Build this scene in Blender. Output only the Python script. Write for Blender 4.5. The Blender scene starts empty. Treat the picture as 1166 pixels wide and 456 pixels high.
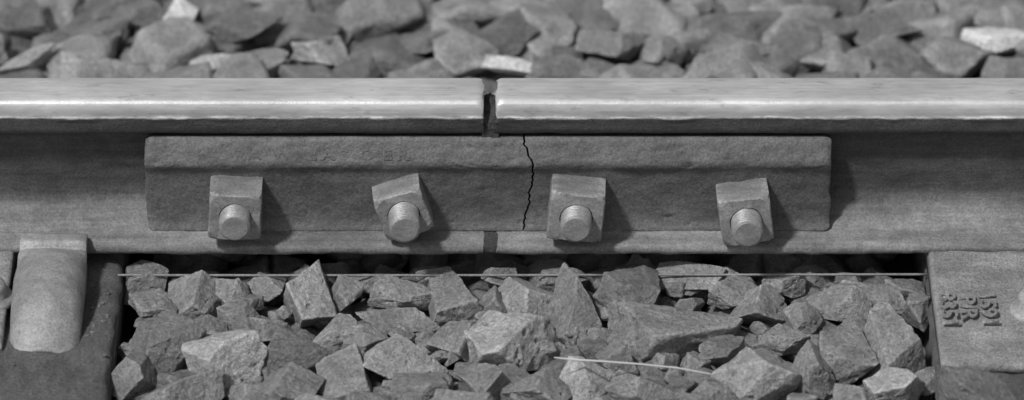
import bpy, math, numpy as np
from mathutils import Vector
S = 0.0009      # metres per layout unit
rng = np.random.default_rng(11)
scene = bpy.context.scene
scene.view_settings.view_transform = 'Standard'
scene.view_settings.look = 'None'
scene.view_settings.exposure = 0

# ---------------------------------------------------------------- noise
def _hash(ix, iy, iz, seed):
    h = (ix*374761393 + iy*668265263 + iz*2147483647 + seed*974711) & 0xffffffff
    h = ((h ^ (h >> 13)) * 1274126177) & 0xffffffff
    h = (h ^ (h >> 16)) & 0xffffffff
    return h / 4294967295.0
def vnoise(p, seed=0):
    i = np.floor(p).astype(np.int64); f = p - i; f = f*f*(3-2*f)
    r = 0
    for dx in (0, 1):
        for dy in (0, 1):
            for dz in (0, 1):
                w = (f[:,0] if dx else 1-f[:,0])*(f[:,1] if dy else 1-f[:,1])*(f[:,2] if dz else 1-f[:,2])
                r = r + w*_hash(i[:,0]+dx, i[:,1]+dy, i[:,2]+dz, seed)
    return r*2-1
def fbm(p, seed=0, octv=3):
    a = 1; r = 0
    for o in range(octv):
        r = r + a*vnoise(p*(2**o)+o*17.3, seed+o); a *= .5
    return r

# ---------------------------------------------------------------- mesh helpers
def mk(name, V, F, mat=None, smooth=True, parent=None):
    me = bpy.data.meshes.new(name)
    me.from_pydata((np.asarray(V, float)*S).tolist(), [], [tuple(f) for f in F])
    me.update()
    if smooth:
        me.polygons.foreach_set('use_smooth', [True]*len(me.polygons))
    ob = bpy.data.objects.new(name, me)
    scene.collection.objects.link(ob)
    if mat: me.materials.append(mat)
    if parent: ob.parent = parent
    return ob
def fast_mesh(name, V, F, mat):
    V = np.asarray(V, np.float32)*S; F = np.asarray(F, np.int32); k = F.shape[1]
    me = bpy.data.meshes.new(name)
    me.vertices.add(len(V)); me.vertices.foreach_set('co', V.ravel())
    me.loops.add(F.size); me.loops.foreach_set('vertex_index', F.ravel())
    me.polygons.add(len(F)); me.polygons.foreach_set('loop_start', np.arange(0, F.size, k, dtype=np.int32))
    me.polygons.foreach_set('loop_total', np.full(len(F), k, np.int32))
    me.polygons.foreach_set('use_smooth', np.ones(len(F), bool))
    me.update(calc_edges=True); me.validate()
    me.materials.append(mat)
    ob = bpy.data.objects.new(name, me); scene.collection.objects.link(ob)
    return ob
def resample(pts, step, rounds=2, closed=True):
    P = [np.array(p, float) for p in pts]
    for _ in range(rounds):      # small corner rounding
        Q = []; n = len(P)
        for i in range(n):
            a, b, c = P[i-1], P[i], P[(i+1) % n]
            la, lc = np.linalg.norm(a-b), np.linalg.norm(c-b)
            ra = min(3.0, la*.3); rc = min(3.0, lc*.3)
            Q += [b+(a-b)/la*ra, b+(c-b)/lc*rc] if min(la, lc) > 1.2 else [b]
        P = Q
    out = []; n = len(P)
    for i in range(n):
        a, b = P[i], P[(i+1) % n]; k = max(1, int(np.ceil(np.linalg.norm(b-a)/step)))
        for j in range(k): out.append(a+(b-a)*j/k)
    return np.array(out)
def loft(prof, xs):
    n, m = len(prof), len(xs)
    V = np.zeros((m, n, 3)); V[:,:,0] = np.asarray(xs)[:,None]; V[:,:,1] = prof[None,:,0]; V[:,:,2] = prof[None,:,1]
    F = []
    for i in range(m-1):
        b = i*n
        for j in range(n):
            k = (j+1) % n
            F.append((b+j, b+n+j, b+n+k, b+k))
    F.append(tuple(range(n))); F.append(tuple(range((m-1)*n, m*n))[::-1])
    return V, F
def fixnormals(ob):
    import bmesh
    bm = bmesh.new(); bm.from_mesh(ob.data); bmesh.ops.recalc_face_normals(bm, faces=bm.faces); bm.to_mesh(ob.data); bm.free()

# ---------------------------------------------------------------- materials
class M:
    def __init__(s, name):
        s.m = bpy.data.materials.new(name); s.m.use_nodes = True
        s.n = s.m.node_tree.nodes; s.l = s.m.node_tree.links
        s.b = s.n['Principled BSDF']; s.tc = s.n.new('ShaderNodeTexCoord')
    def map(s, sc):
        mp = s.n.new('ShaderNodeMapping'); mp.inputs['Scale'].default_value = sc
        s.l.new(s.tc.outputs['Object'], mp.inputs['Vector']); return mp.outputs[0]
    def noise(s, scale, detail=5, rough=.6, stretch=(1,1,1)):
        t = s.n.new('ShaderNodeTexNoise'); t.inputs['Scale'].default_value = scale
        t.inputs['Detail'].default_value = detail; t.inputs['Roughness'].default_value = rough
        s.l.new(s.map(stretch), t.inputs['Vector']); return t.outputs['Fac']
    def ramp(s, v, a, b, ca, cb):
        r = s.n.new('ShaderNodeMapRange'); r.inputs[1].default_value = a; r.inputs[2].default_value = b
        r.inputs[3].default_value = ca; r.inputs[4].default_value = cb; s.l.new(v, r.inputs[0]); return r.outputs[0]
    def math(s, op, a, b):
        r = s.n.new('ShaderNodeMath'); r.operation = op
        for i, x in enumerate((a, b)):
            if isinstance(x, (int, float)): r.inputs[i].default_value = x
            else: s.l.new(x, r.inputs[i])
        return r.outputs[0]
    def mix(s, f, a, b):   # a + f*(b-a)
        return s.math('ADD', s.math('MULTIPLY', a, s.math('SUBTRACT', 1.0, f)), s.math('MULTIPLY', b, f))
    def col(s, v): s.l.new(v, s.b.inputs['Base Color'])
    def bump(s, v, dist, strength=1):
        bp = s.n.new('ShaderNodeBump'); bp.inputs['Distance'].default_value = dist; bp.inputs['Strength'].default_value = strength
        s.l.new(v, bp.inputs['Height']); s.l.new(bp.outputs[0], s.b.inputs['Normal'])
def steel(name, base, var=.35, rough=.6, metal=.0, grain=1.0, bumpd=.0006, wear=.8):
    m = M(name)
    n1 = m.noise(18, 5, .6); n2 = m.noise(420, 5, .7); n3 = m.noise(90, 4, .6, (.35,1,1))
    v = m.math('MULTIPLY', m.ramp(n1, .3, .7, base*(1-var), base*(1+var)), m.ramp(n2, .3, .7, 1-.4*grain, 1+.4*grain))
    v = m.math('MULTIPLY', v, m.ramp(n3, .3, .7, .8, 1.2))
    if wear:
        g = m.n.new('ShaderNodeNewGeometry')
        v = m.math('MULTIPLY', v, m.math('ADD', 1.0, m.math('MULTIPLY', m.ramp(g.outputs['Pointiness'], .52, .60, 0, wear), m.ramp(m.noise(130, 4), .35, .6, .3, 1))))
    m.col(v); m.b.inputs['Roughness'].default_value = rough; m.b.inputs['Metallic'].default_value = metal
    m.bump(m.math('ADD', n2, m.math('MULTIPLY', m.noise(150, 4), 1.5)), bumpd)
    return m
rm = M('rail_steel')
sep = rm.n.new('ShaderNodeSeparateXYZ'); rm.l.new(rm.tc.outputs['Object'], sep.inputs[0])
z = sep.outputs['Z']
edge = rm.noise(60, 5, .7, (.5,1,1))
zz = rm.math('ADD', z, rm.ramp(edge, .3, .7, -.0012, .0012))
pol = rm.ramp(zz, .1400, .1425, 0, 1)
n2 = rm.noise(420, 5, .7); n1 = rm.noise(14, 5, .6, (.5,1,1.5))
hs = rm.noise(130, 5, .65, (.06,1,1))
dull = rm.math('MULTIPLY', rm.ramp(n1, .3, .7, .062, .11), rm.ramp(n2, .3, .7, .6, 1.4))
dull = rm.math('MULTIPLY', dull, rm.ramp(hs, .3, .7, .7, 1.3))
dull = rm.math('MULTIPLY', dull, rm.ramp(rm.noise(60, 5, .7), .35, .65, .8, 1.2))
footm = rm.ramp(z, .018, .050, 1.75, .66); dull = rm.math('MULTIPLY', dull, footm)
streak = rm.noise(420, 4, .6, (.008,1,1)); sp = rm.noise(200, 5, .7, (.2,1,1)); big = rm.noise(9, 3, .5, (1,3,3))
bright = rm.math('MULTIPLY', rm.ramp(streak, .3, .7, .44, .54), rm.ramp(sp, .3, .7, .85, 1.15))
bright = rm.math('MULTIPLY', bright, rm.ramp(big, .35, .7, .85, 1.18))
lip = rm.math('MULTIPLY', rm.ramp(zz, .1412, .1422, 0, 1), rm.ramp(zz, .1428, .1446, 1, 0))
lip = rm.math('MULTIPLY', lip, rm.ramp(rm.noise(110, 4, .7, (.4,1,1)), .45, .62, 0, 1))
bright = rm.math('ADD', bright, rm.math('MULTIPLY', lip, .4))
sc = rm.ramp(rm.noise(75, 6, .75, (.3,1,1)), .58, .66, 0, 1)
bright = rm.math('MULTIPLY', bright, rm.math('SUBTRACT', 1.0, rm.math('MULTIPLY', sc, .28)))
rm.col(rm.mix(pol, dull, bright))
rm.l.new(rm.ramp(pol, 0, 1, .75, .42), rm.b.inputs['Roughness'])
rm.l.new(rm.ramp(pol, 0, 1, 0, .4), rm.b.inputs['Metallic'])
rm.bump(rm.math('MULTIPLY', rm.math('ADD', n2, rm.noise(120, 4)), rm.ramp(pol, 0, 1, 1, .25)), .0008)
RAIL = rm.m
BAR = steel('joint_bar_steel', .092, .28, .55, 0, 1.1, .0007, 1.1).m
NUT = steel('nut_steel', .20, .2, .5, .15, .9, .0004, .5).m
THREAD = steel('bolt_steel', .24, .2, .45, .2, .7, .0003, 0).m
CLIP = steel('clip_steel', .23, .25, .5, .1, .9).m
PLATE = steel('tie_plate_steel', .2, .28, .6, 0, 1.3, .0016).m
PALE_LINE = steel('pale_line_steel', .2, .1, .5, .2, 1, .0003, 0).m
dk = M('crack_rust'); dk.b.inputs['Base Color'].default_value = (.006,.006,.006,1); dk.b.inputs['Roughness'].default_value = 1
DARK = dk.m
GAP_FILLER = steel('dark_gap_filler', .045, .4, .8, 0, 1.2, .002, 0).m  # dark tone for the filler added between the rail ends
bm_ = M('ballast_stone')
at = bm_.n.new('ShaderNodeAttribute'); at.attribute_name = 'tone'
g1 = bm_.noise(35, 5, .65); g2 = bm_.noise(260, 5, .75); g3 = bm_.noise(900, 2, .6)
v = bm_.math('MULTIPLY', at.outputs['Fac'], bm_.ramp(g1, .3, .7, .68, 1.32))
v = bm_.math('MULTIPLY', v, bm_.ramp(g2, .3, .7, .5, 1.5)); v = bm_.math('MULTIPLY', v, bm_.ramp(g3, .3, .7, .66, 1.34))
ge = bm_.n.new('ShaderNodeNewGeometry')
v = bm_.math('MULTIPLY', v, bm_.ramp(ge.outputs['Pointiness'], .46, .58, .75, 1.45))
bm_.col(v); bm_.b.inputs['Roughness'].default_value = .42
bm_.b.inputs['Specular IOR Level'].default_value = .65
bm_.bump(bm_.math('ADD', bm_.math('MULTIPLY', g2, 1.4), bm_.math('ADD', bm_.math('MULTIPLY', g3, .4), bm_.math('MULTIPLY', bm_.noise(90, 4), 2.2))), .0026)
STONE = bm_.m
gm = M('ground_gravel'); vo = gm.n.new('ShaderNodeTexVoronoi'); vo.inputs['Scale'].default_value = 18
gm.l.new(gm.map((1,1,1)), vo.inputs['Vector'])
gm.col(gm.math('MULTIPLY', gm.ramp(vo.outputs['Distance'], 0, .8, .16, .03), gm.ramp(gm.noise(60), .3, .7, .7, 1.2)))
gm.b.inputs['Roughness'].default_value = .9; gm.bump(vo.outputs['Distance'], .02, -1)
GROUND = gm.m
sm = M('sleeper_wood'); a1 = sm.noise(70, 6, .7, (1,.25,1)); a2 = sm.noise(300, 6, .8); a3 = sm.noise(22, 4)
v = sm.math('MULTIPLY', sm.ramp(a1, .3, .7, .09, .17), sm.ramp(a2, .3, .7, .4, 1.7)); v = sm.math('MULTIPLY', v, sm.ramp(a3, .3, .7, .7, 1.3))
sm.col(v); sm.b.inputs['Roughness'].default_value = .9; sm.bump(sm.math('ADD', a1, sm.math('MULTIPLY', a2, 1.5)), .004)
WOOD = sm.m
st = M('straw'); st.b.inputs['Base Color'].default_value = (.42,.42,.42,1); st.b.inputs['Roughness'].default_value = .6; STRAW = st.m

# ---------------------------------------------------------------- rails
half = [(0,179),(16,179),(27,176.5),(32,170),(33,157),(31.5,141),(28,134),(10,127),(8.5,118),(8,60),(9,46),(14,34),(24,25.5),(42,17),(70,11.5),(70,0)]
full = [(-y, q) for (y, q) in half[1:]][::-1] + half
prof = resample(full, 3.0, 2)
def rail(x0, x1):
    d = 1 if x1 > x0 else -1
    xs = [x0] + [x0+d*o for o in (.8, 2, 4)]
    x = x0+d*4
    while abs(x) < 640: x += d*4; xs.append(x)
    while abs(x) < 2600: x += d*60; xs.append(x)
    xs = np.array(xs)
    if d < 0: xs = xs[::-1]
    V, F = loft(prof, xs)
    P = V.reshape(-1,3)
    low = np.clip((150-P[:,2])/10, 0, 1)
    dn = fbm(P*np.array([.05,.09,.09]), 3, 4)*.9*low
    dirv = P*[0,1,1]-np.array([0,0,90.]); dirv /= np.linalg.norm(dirv, axis=1)[:,None]+1e-6
    P = P + dirv*dn[:,None]
    lipn = np.clip(1-np.abs(P[:,2]-155)/4, 0, 1)*(P[:,1] < -20)*np.clip(fbm(P*[.04,0,0], 71, 4)+.2, 0, 1)*1.6
    P[:,1] -= lipn
    de = np.abs(P[:,0]-x0); P[:,2] -= np.clip(1-de/6, 0, 1)**2*3*(P[:,2] > 150)
    e = de < .1; P[e,0] += fbm(P[e]*.12, 9, 3)*1.6
    ob = mk('rail', P, F, RAIL); fixnormals(ob); return ob
rail(-32, -2600)
rail(-17, 2600)
gp = resample([(y*(.86 if q > 30 else .975), 2+(q-2)*(.885 if q > 30 else .96)) for y, q in full], 2.5, 1)
V, F = loft(gp, np.arange(-34, -13, 1.5)); P = V.reshape(-1,3)
P[:,2] += fbm(P*[.25,.1,.1], 61, 4)*5*(P[:,2] > 100); P[:,1] += fbm(P*.15, 62, 3)*1.2
gr = mk('dark_gap_filler', P, F, GAP_FILLER); fixnormals(gr)  # dark block added so the gap between the rails reads dark

# ---------------------------------------------------------------- joint bar with a real crack
bp = [(-12,126),(-23,130.5),(-30,129),(-42.5,105),(-43,99),(-39.5,93),(-38,86),(-38,40),(-40,26),(-45,17.5),(-43,16.2),(-24,25.5),(-15,34),(-11,40),(-10,118)]
bprof = resample(bp, 2.2, 2)
crackpts = np.array([(131,13.5),(124,13.5),(118,17),(110,20),(103,24),(96,23),(88,25),(75,22.5),(62,19.5),(50,19.5),(38,16),(28,14.5),(17,12)])[::-1]
CX = 18.0
reg = np.arange(-413, 361, 3.0)
xsb = [x for x in reg if abs(x-CX) >= 4.5] + [-412.3,-411,-409,359.5,358,356] + [CX+q for q in (-4,-2.4,-1.6,-1.15,-.45,.45,1.15,1.6,2.4,4)]
xsb = np.array(sorted(set(x for x in xsb if x <= 360)))
V, F = loft(bprof, xsb)
P = V.reshape(-1,3).copy(); base = P.copy()
ctr = np.array([-24., 72.])
off = np.interp(P[:,2], crackpts[:,0], crackpts[:,1]) + vnoise(P*[0,.1,.35], 5)*1.3 - CX
fall = np.clip(1-np.abs(P[:,0]-CX)/30, 0, 1)
P[:,0] += off*fall
front = (P[:,1] < -20)
dn = fbm(P*[.028,.05,.05], 21, 4)*.7
pit = np.clip(fbm(P*[.09,.12,.12], 31, 3)-.75, 0, 1)*-4
ridge = (P[:,2] > 94)*fbm(P*[.13,.19,.19], 41, 3)*.6
P[:,1] -= (dn+pit+ridge)*front
P[:,2] += dn*.4+ridge*.4
for xe, sgn in ((-413, 1), (360, -1)):
    t = np.clip(1-(base[:,0]-xe)*sgn/9, 0, 1)**2*.08
    P[:,1] = P[:,1]+(ctr[0]-P[:,1])*t*1.8; P[:,2] = P[:,2]+(ctr[1]-P[:,2])*t
    e = np.abs(base[:,0]-xe) < 12
    P[e,0] += vnoise(P[e]*[0,.06,.06], 77)*2.2
groove = (np.abs(base[:,0]-CX) < .5) & (base[:,1] < -18)
P[groove,1] += 9; P[groove & (base[:,2]>110),2] -= 5
bar = mk('cracked_joint_bar', P, F, BAR)
bar.data.materials.append(DARK)
cols = np.where(np.abs(xsb-CX) < 1.3)[0]; n = len(bprof)
for pi in range(len(F)-2):
    c = pi//n
    if c in cols and c+1 in cols: bar.data.polygons[pi].material_index = 1
fixnormals(bar)
def text(body, size, ext, loc, rot, mat, parent=None, name='lettering', sx=1, sy=1):
    cu = bpy.data.curves.new(name, 'FONT'); cu.body = body; cu.size = size*S; cu.extrude = ext*S; cu.bevel_depth = .35*S
    cu.offset = .15*S
    tmp = bpy.data.objects.new('tmp', cu); scene.collection.objects.link(tmp)
    bpy.context.view_layer.update()
    me = bpy.data.meshes.new_from_object(tmp.evaluated_get(bpy.context.evaluated_depsgraph_get()))
    bpy.data.objects.remove(tmp)
    ob = bpy.data.objects.new(name, me); scene.collection.objects.link(ob)
    me.materials.clear(); me.materials.append(mat)
    ob.location = Vector(loc)*S; ob.rotation_euler = rot; ob.scale = (sx, sy, 1)
    if parent: ob.parent = parent
    return ob
text('G A  W   L A S  C  E R', 17, .35, (-318,-40.8,108), (math.radians(63),0,0), BAR, bar, 'rolled_lettering', 1.25, .95)
fb = resample([(-y, q) for y, q in bp], 4, 2)
V, F = loft(fb, np.arange(-413, 361, 8.)); P = V.reshape(-1,3); P[:,1] += fbm(P*.05, 91, 3)*.6
ob = mk('joint_bar', P, F, BAR); fixnormals(ob)

# ---------------------------------------------------------------- bolts with square nuts
def bolt(cx, cz, rot, tilt=0, r=18, thick=44, L=68, half=28.5):
    F = []; N = 64
    th = np.arange(N)/N*2*np.pi + np.pi/4
    def ring(y, cap, h):
        sq = h/np.maximum(np.abs(np.cos(th)), np.abs(np.sin(th)))
        rr = np.minimum(sq, cap)
        return np.stack([rr*np.cos(th), np.full(N, y), rr*np.sin(th)], 1)
    layers = [ring(0, half*1.30, half*.98), ring(-2, half*1.38, half), ring(-thick+6, half*1.385, half),
              ring(-thick+2.5, half*1.27, half*.995), ring(-thick+.6, half*1.17, half*.97), ring(-thick, half*1.12, half*.94)]
    hole = np.stack([(r+.4)*np.cos(th), np.full(N, -thick), (r+.4)*np.sin(th)], 1); layers.append(hole)
    h2 = hole.copy(); h2[:,1] += 3; layers.append(h2)
    V = np.concatenate(layers)
    V = V + (fbm(V*.07+cx, 5, 3)*.5)[:,None]*1.3
    for i in range(len(layers)-1):
        for j in range(N):
            k = (j+1) % N; F.append((i*N+j, i*N+k, (i+1)*N+k, (i+1)*N+j))
    c, s_ = math.cos(rot), math.sin(rot)
    V2 = V.copy(); V2[:,0] = c*V[:,0]-s_*V[:,2]; V2[:,2] = s_*V[:,0]+c*V[:,2]
    mats = [0]*len(F)
    nb = len(V2); rings = []; pitch = 3.6
    y0 = -thick+6; steps = int((L-thick+6-4)/(pitch/4))
    for q in range(steps+1):
        y = y0 - q*pitch/4
        ph = (q*.25+np.arange(N)/N) % 1
        rr = r - 1.8*np.abs(ph*2-1)
        rings.append(np.stack([rr*np.cos(th), np.full(N, y), rr*np.sin(th)], 1))
    yend = y0-steps*pitch/4
    for dy, f in ((-1.2,.9),(-2.4,.80),(-2.6,.55),(-2.4,.3),(-2.4,.02)):
        rings.append(np.stack([r*f*np.cos(th), np.full(N, yend+dy), r*f*np.sin(th)], 1))
    V3 = np.concatenate(rings)
    for i in range(len(rings)-1):
        for j in range(N):
            k = (j+1) % N; F.append((nb+i*N+j, nb+i*N+k, nb+(i+1)*N+k, nb+(i+1)*N+j)); mats.append(1)
    VV = np.concatenate([V2, V3])
    ct, st_ = math.cos(tilt), math.sin(tilt)
    W = VV.copy(); W[:,0] = ct*VV[:,0]-st_*VV[:,1]; W[:,1] = st_*VV[:,0]+ct*VV[:,1]
    W += [cx, -37.0, cz]
    ob = mk('track_bolt', W, F, NUT); ob.data.materials.append(THREAD)
    ob.data.polygons.foreach_set('material_index', mats)
    ob.data.set_sharp_from_angle(angle=math.radians(22)); fixnormals(ob)
    return ob
bolt(-312, 56, math.radians(-3), .02, thick=45, L=70, half=29.5)
bolt(-124, 55, math.radians(17), .06, thick=38, L=72, half=28)
bolt(73, 55, math.radians(-5), -.02, L=71, half=31)
bolt(262, 50, math.radians(8), .03, L=74, half=29.5)

# ---------------------------------------------------------------- sleepers
def box(name, x0, x1, y0, y1, z0, z1, mat, bev=6, step=8, amp=2, seed=1, parent=None):
    xs = np.unique(np.concatenate([np.arange(x0, x1, step), [x1, x0+bev*.5, x1-bev*.5]]))
    pr = resample([(y0,z0),(y0,z1),(y1,z1),(y1,z0)], step, 2)
    V, F = loft(pr, xs); P = V.reshape(-1,3)
    t = np.clip(1-np.minimum(P[:,0]-x0, x1-P[:,0])/bev, 0, 1)**2
    P[:,2] -= t*bev*.6*(P[:,2] > (z0+z1)/2)
    P[:,2] += fbm(P*[.04,.02,.03], seed, 5)*amp; P[:,0] += fbm(P*.03, seed+9, 4)*amp*t
    ob = mk(name, P, F, mat, parent=parent); fixnormals(ob); return ob
box('wooden_sleeper', -735, -441, -1300, 345, -170, -15, WOOD, 12, 6, 3.2, 3)
box('wooden_sleeper', 466, 752, -1300, 345, -170, -19, WOOD, 12, 6, 3.2, 5)

# ---------------------------------------------------------------- tie plates
def plate(name, x0, x1, pts):
    pr = resample(pts, 4, 2)
    xs = np.unique(np.concatenate([np.arange(x0, x1, 5.), [x1, x0+1, x0+2.5, x1-1, x1-2.5]]))
    V, F = loft(pr, xs); P = V.reshape(-1,3)
    t = np.clip(1-np.minimum(P[:,0]-x0, x1-P[:,0])/4, 0, 1)**2
    P[:,2] -= t*2.5*(P[:,2] > -14)
    P[:,2] += fbm(P*.05, 8, 4)*.9; P[:,1] += fbm(P*.05, 18, 3)*1.4
    ob = mk(name, P, F, PLATE); fixnormals(ob); return ob
tp = plate('tie_plate', 470, 745, [(-290,-21),(-292,-9),(-262,-4),(-92,9),(-76,11),(-71,-1.5),(72,-1.5),(76,11),(92,9),(230,-5),(230,-21)])
tp2 = plate('tie_plate', -720, -562, [(-250,-16),(-252,-6),(-225,-3),(-92,9),(-76,11),(-71,-1.5),(72,-1.5),(76,11),(92,9),(230,-5),(230,-16)])
rx = math.atan2(13, 170)
def ptxt(b, x, y, sz):
    text(b, sz, .9, (x, y, -4+(y+262)*13/170+.9), (rx,0,math.radians(-90)), PLATE, tp, 'embossed_lettering', 1.35, .95)
ptxt('1591', 520, -158, 27)
ptxt('P/R', 498, -166, 27)
ptxt('8351', 476, -160, 27)
def spike(name, x, y, z, r):
    pts = [(r*1.45,0),(r*1.45,4),(r*1.3,7),(r*1.0,8),(r,18),(r*.93,22),(r*.7,25),(r*.35,26.5),(.01,27)]
    N = 40; V = []; F = []
    for rr, h in pts:
        for j in range(N):
            a = j/N*2*math.pi; V.append((x+rr*math.cos(a), y+rr*math.sin(a), z+h))
    for i in range(len(pts)-1):
        for j in range(N):
            k = (j+1) % N; F.append((i*N+j, i*N+k, (i+1)*N+k, (i+1)*N+j))
    ob = mk(name, V, F, CLIP); fixnormals(ob); return ob
spike('screw_spike', 580, -190, -2, 19)
spike('screw_spike', -583, -165, -2, 20)

# ---------------------------------------------------------------- rail clip (bent strap)
def clip(x0, x1):
    top = [(-56,22),(-66,27),(-80,29),(-87,27),(-91,19),(-97,26),(-115,33),(-145,35),(-180,31),(-210,21),(-235,6),(-250,-7),(-256,-16)]
    bot = [(-240,-17),(-222,-6),(-200,4),(-175,12),(-145,17),(-115,16),(-92,10),(-72,14),(-58,15)]
    pr = resample(top+bot, 3, 2)
    xs = np.unique(np.concatenate([np.arange(x0, x1, 2.5), [x1, x0+.8, x1-.8]]))
    V, F = loft(pr, xs); P = V.reshape(-1,3)
    u = (P[:,0]-x0)/(x1-x0)*2-1
    body = np.clip((-P[:,1]-92)/20, 0, 1)
    P[:,2] -= (np.abs(u)**8)*3 + body*(1-np.sqrt(np.clip(1-(u*.95)**2, 0, 1)))*30
    cx = (x0+x1)/2; w = np.interp(P[:,1], [-256,-235,-200,-140,-97,-90,-56], [.9,.98,1.0,1.02,.98,.95,.93])
    P[:,0] = cx+(P[:,0]-cx)*w
    P[:,2] += fbm(P*.05, 3, 3)*.8
    ob = mk('rail_clip', P, F, CLIP); fixnormals(ob); return ob
clip(-556, -477)

# ---------------------------------------------------------------- thin pale line along the foot, straw
def tube(name, pts, r, mat, N=8):
    P = np.array(pts, float); V = []; F = []
    rs = r if hasattr(r, '__len__') else [r]*len(P)
    for i, p in enumerate(P):
        t = P[min(i+1, len(P)-1)]-P[max(i-1, 0)]; t /= np.linalg.norm(t)
        a = np.cross(t, [0,0,1.]); a /= np.linalg.norm(a); b = np.cross(a, t)
        for j in range(N):
            q = j/N*2*math.pi; V.append(p+rs[i]*(a*math.cos(q)+b*math.sin(q)))
    for i in range(len(P)-1):
        for j in range(N):
            k = (j+1) % N; F.append((i*N+j, i*N+k, (i+1)*N+k, (i+1)*N+j))
    F.append(tuple(range(N))); F.append(tuple(range((len(P)-1)*N, len(P)*N))[::-1])
    ob = mk(name, V, F, mat); fixnormals(ob); return ob
tube('pale_line', [(x, -79+math.sin(x*.004)*.8, -20-.6*math.cos(x/455*1.5)) for x in np.linspace(-450, 472, 60)], 1.5, PALE_LINE)  # thin tube that draws a pale line below the rail foot
tube('straw', [(46,-294,3),(70,-299,3),(100,-303,3.5),(140,-308,3),(180,-314,2),(214,-321,-1),(222,-322,-2)], [.7,1.4,1.2,1.1,1.0,.8,.5], STRAW)

# ---------------------------------------------------------------- ballast
import bmesh
ico = {}
for lv in (3, 4, 5, 6):
    b = bmesh.new(); bmesh.ops.create_icosphere(b, subdivisions=lv, radius=1)
    b.verts.ensure_lookup_table()
    ico[lv] = (np.array([v.co[:] for v in b.verts]), np.array([[v.index for v in f.verts] for f in b.faces])); b.free()
AV, AF, AT = [], [], []; cnt = 0
def rot3():
    q = rng.normal(size=4); q /= np.linalg.norm(q); w,x,y,z = q
    return np.array([[1-2*(y*y+z*z),2*(x*y-z*w),2*(x*z+y*w)],[2*(x*y+z*w),1-2*(x*x+z*z),2*(y*z-x*w)],[2*(x*z-y*w),2*(y*z+x*w),1-2*(x*x+y*y)]])
def rock(c, r, lv, tone, ang=0, tilt=None):
    global cnt
    D, Fc = ico[lv]
    k = rng.integers(4, 9)
    nn = rng.normal(size=(k,3)); nn /= np.linalg.norm(nn, axis=1)[:,None]
    ax = np.array([[1,0,0],[-1,0,0],[0,1,0],[0,-1,0],[0,0,1],[0,0,-1.]]) + rng.normal(size=(6,3))*.22
    ax /= np.linalg.norm(ax, axis=1)[:,None]
    ax = ax @ rot3().T
    nn = np.concatenate([nn, ax]); d = np.concatenate([rng.uniform(.62,1.0,k), rng.uniform(.7,1,6)])
    q = np.maximum(D@nn.T, 0)/d[None]
    p = 70 if lv >= 5 else 45
    qm = q.max(1)
    R = 1/(qm*np.power(((q/qm[:,None])**p).sum(1), 1/p))
    Pn = D*R[:,None]
    sd = int(rng.integers(1, 9999))
    if lv >= 4:
        Pn = Pn*(1+.045*fbm(Pn*2.4+sd, sd, 5 if lv >= 5 else 3)[:,None])
        Pn = Pn - D*(np.clip(fbm(Pn*3.1+sd*.7, sd+5, 3)-.5, 0, 1)*.14)[:,None]
    ext = (Pn.max(0)-Pn.min(0))/2; mid = (Pn.max(0)+Pn.min(0))/2
    Pn = (Pn-mid)/ext*np.array(r)
    if tilt is None: tilt = rng.uniform(-.25, .25)
    ca, sa = math.cos(tilt), math.sin(tilt)
    Pn = Pn@np.array([[ca,0,-sa],[0,1,0],[sa,0,ca]])
    ca, sa = math.cos(ang), math.sin(ang)
    Pn = Pn@np.array([[ca,sa,0],[-sa,ca,0],[0,0,1]])
    AV.append(Pn+np.array(c)); AF.append(Fc+cnt); AT.append(np.full(len(D), tone)); cnt += len(D)
def on_sleeper(x, y, m=0): return y < 350 and (-740-m < x < -438+m or 461-m < x < 757+m)
for gx in np.arange(-1250, 1250, 50):
    for gy in np.arange(-640, 900, 46):
        x, y = gx+rng.uniform(-20,20), gy+rng.uniform(-18,18)
        if on_sleeper(x, y, 22): continue
        near = abs(x) < 640 and -430 < y < 10
        rr = rng.uniform(26, 40)
        rock((x, y, -64+rng.uniform(-10,8)), (rr*rng.uniform(.9,1.3), rr*rng.uniform(.8,1.1), rr*.75), 4 if near else 3, rng.uniform(.09,.2), rng.uniform(0,3.1))
near_rocks = [(168,322,52,36,.8),(178,353,52,38,1),(228,340,72,60,1.1),(268,336,42,46,1),(303,326,42,32,1),(355,347,58,78,1.2),(200,393,86,64,.75),
(270,406,84,82,1.6),(278,364,46,36,.9),(222,442,90,42,1),(163,425,52,56,.8),(346,402,72,60,.62),(338,440,66,48,.9),(394,338,44,40,1),(388,384,50,42,1.1),
(460,337,72,28,1),(456,362,88,34,1),(420,388,46,36,.9),(402,425,66,62,1),(458,410,80,58,1.25),(520,345,62,62,.95),(517,386,56,46,1),(482,440,60,44,.8),
(588,388,116,84,1.4),(602,345,78,62,1.2),(652,358,72,86,.9),(708,350,66,88,.75),(765,376,134,86,.95),(785,320,78,34,1.2),(640,318,52,26,.9),
(834,334,56,36,1),(862,352,66,46,1.05),(908,362,42,40,1),(950,345,72,50,1),(992,340,72,34,1.1),(856,424,106,78,1.2),(1010,398,74,78,1),(957,400,64,56,.85),
(880,386,62,30,.9),(912,418,52,60,1),(738,434,92,52,1),(668,430,62,56,1.5),(612,436,72,48,.95),(552,432,52,50,.9),(1003,436,60,48,1.5),(962,446,54,40,1.1),
(530,456,64,36,1),(432,454,58,36,.9),(372,456,60,34,1.1),(798,446,54,44,.95),(300,448,50,36,.9),(560,352,40,40,.9),(815,395,50,34,.8),(1036,355,34,46,.9),(1028,330,44,30,.9),(430,320,50,26,.9),(350,318,44,24,.8),(500,318,46,26,.9),(720,318,44,26,.8),(890,324,50,26,1),(570,318,40,26,.9),(700,400,44,34,.8),(245,372,40,30,.8),(310,375,40,34,.9)]
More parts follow.
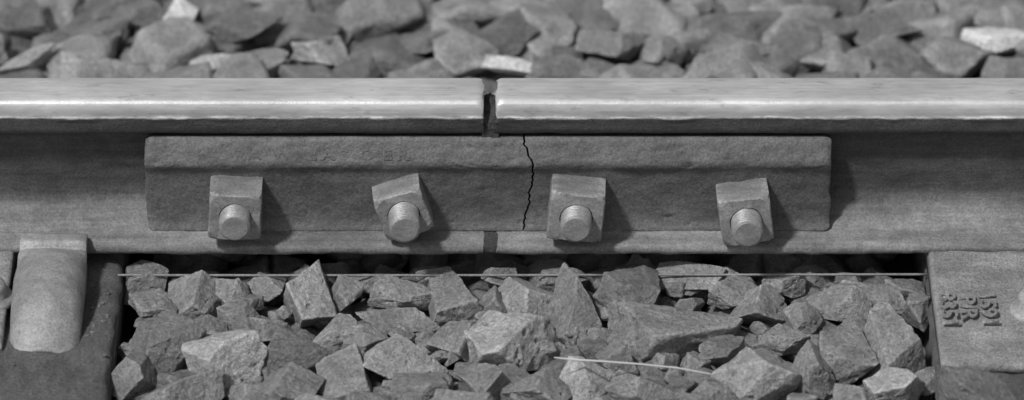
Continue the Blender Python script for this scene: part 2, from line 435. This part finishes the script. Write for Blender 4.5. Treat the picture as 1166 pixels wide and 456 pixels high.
for u, v_, w, h, t in near_rocks:
    rz = .49*h; ry = .69*h
    zc = -29-rz*.25
    y = min(2*((256-v_)-.866*zc), -44)
    rock((u-583, y, zc), (w*.56, ry, rz), 6 if w > 48 else 5, .235*t**1.15, rng.uniform(-.2,.2))
rock((506,-372,8), (44,44,26), 6, .15); rock((585,-400,2), (32,30,20), 5, .13)
for _ in range(220):
    x, y = rng.uniform(-440, 462), rng.uniform(-400, -50)
    r = rng.uniform(8, 18); rock((x, y, -46+rng.uniform(-8,10)), (r*1.2, r, r*.8), 4, rng.uniform(.12,.26), rng.uniform(0,3))
for _ in range(50):
    if rng.random() < .7: x, y = rng.uniform(-720, -448), rng.uniform(-640, -275)
    else: x, y = rng.uniform(-472, -446), rng.uniform(-280, -90)
    r = rng.uniform(1.0, 3.2); rock((x, y, -14), (r*1.2, r, r*.7), 3, rng.uniform(.09,.16), rng.uniform(0,3))
def scatter(x0, x1, y0, y1, n, dmin):
    out = []
    for _ in range(n*30):
        x, y = rng.uniform(x0, x1), rng.uniform(y0, y1)
        if on_sleeper(x, y, 30): continue
        if all((x-a)**2+((y-b)*1.15)**2 > dmin**2 for a, b in out): out.append((x, y))
        if len(out) >= n: break
    return out
for x, y in scatter(-1200, 1200, -640, -425, 130, 50):
    r = rng.uniform(30, 46); rock((x, y, -42), (r*1.15, r, r*.8), 4, rng.uniform(.13,.26), rng.uniform(0,3))
special = [(200,14,36,36,4.2),(235,75,88,20,3.0),(368,60,74,44,2.0),(580,36,84,50,.7),(575,76,78,26,3.2),(1140,44,86,34,4.2),(30,72,70,30,1.8),(100,40,90,44,.9),(850,58,90,44,1.1),(480,52,80,44,.9),(700,50,90,44,1.1),(20,12,80,40,.8),(1010,30,90,44,.9),(270,30,100,46,.8),(150,10,70,36,.9)]
sp_xy = []
for u, v_, w, h, t in special:
    rz = .42*h; zc = -36; y = 2*((256-v_)-.866*zc)*1.03; x = (u-583)*1.07
    rock((x, y, zc+6), (w*.55, .75*h, rz), 5, min(.18*t, .75), rng.uniform(-.2,.2)); sp_xy.append((x, y))
for x, y in scatter(-1250, 1250, 60, 1000, 620, 52):
    if min((x-a)**2+(y-b)**2 for a, b in sp_xy) < 46**2: continue
    r = rng.uniform(34, 56)
    t = rng.uniform(.13,.29) if rng.random() > .05 else rng.uniform(.34,.5)
    rock((x, y, -44+rng.uniform(-6,10)), (r*1.2, r*.95, r*.6), 4, t, rng.uniform(0,3), rng.uniform(-.35,.35))
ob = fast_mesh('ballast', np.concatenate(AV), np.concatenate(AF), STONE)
a = ob.data.attributes.new('tone', 'FLOAT', 'POINT'); a.data.foreach_set('value', np.concatenate(AT).astype(np.float32))
print('ballast verts', cnt)
G = 120000
mk('ground', [(-G,-G,-96),(G,-G,-96),(G,G,-96),(-G,G,-96)], [(0,1,2,3)], GROUND, smooth=False)

# ---------------------------------------------------------------- light
el, az = math.radians(56), math.radians(-50)   # sun to the left, on the viewer's side
to_sun = Vector((math.sin(az)*math.cos(el), -math.cos(az)*math.cos(el), math.sin(el)))
w = bpy.data.worlds.new('World'); scene.world = w; w.use_nodes = True
nt = w.node_tree; bg = nt.nodes['Background']
sky = nt.nodes.new('ShaderNodeTexSky'); sky.sky_type = 'NISHITA'; sky.sun_disc = False
sky.sun_elevation = el; sky.sun_rotation = math.atan2(to_sun.x, to_sun.y)
bw = nt.nodes.new('ShaderNodeRGBToBW')
nt.links.new(sky.outputs[0], bw.inputs[0]); nt.links.new(bw.outputs[0], bg.inputs['Color']); bg.inputs['Strength'].default_value = .13
L = bpy.data.lights.new('sun', 'SUN'); L.energy = 3.4; L.angle = math.radians(6); L.color = (1,1,1)
so = bpy.data.objects.new('sun', L); scene.collection.objects.link(so)
so.rotation_euler = (-to_sun).to_track_quat('-Z', 'Y').to_euler()
so.location = to_sun*5

# ---------------------------------------------------------------- camera
D = 6000*S
cam = bpy.data.cameras.new('camera'); co = bpy.data.objects.new('camera', cam); scene.collection.objects.link(co)
tgt = Vector((0, 0, 32*S)); a = math.radians(30)
co.location = tgt+Vector((0, -math.cos(a)*D, math.sin(a)*D))
co.rotation_euler = (tgt-co.location).to_track_quat('-Z', 'Y').to_euler()
cam.sensor_width = 36; cam.lens = 36*6000/1166
cam.clip_end = 1000; cam.clip_start = .05
cam.dof.use_dof = True; cam.dof.focus_distance = D-90*S; cam.dof.aperture_fstop = 3.3
scene.camera = co
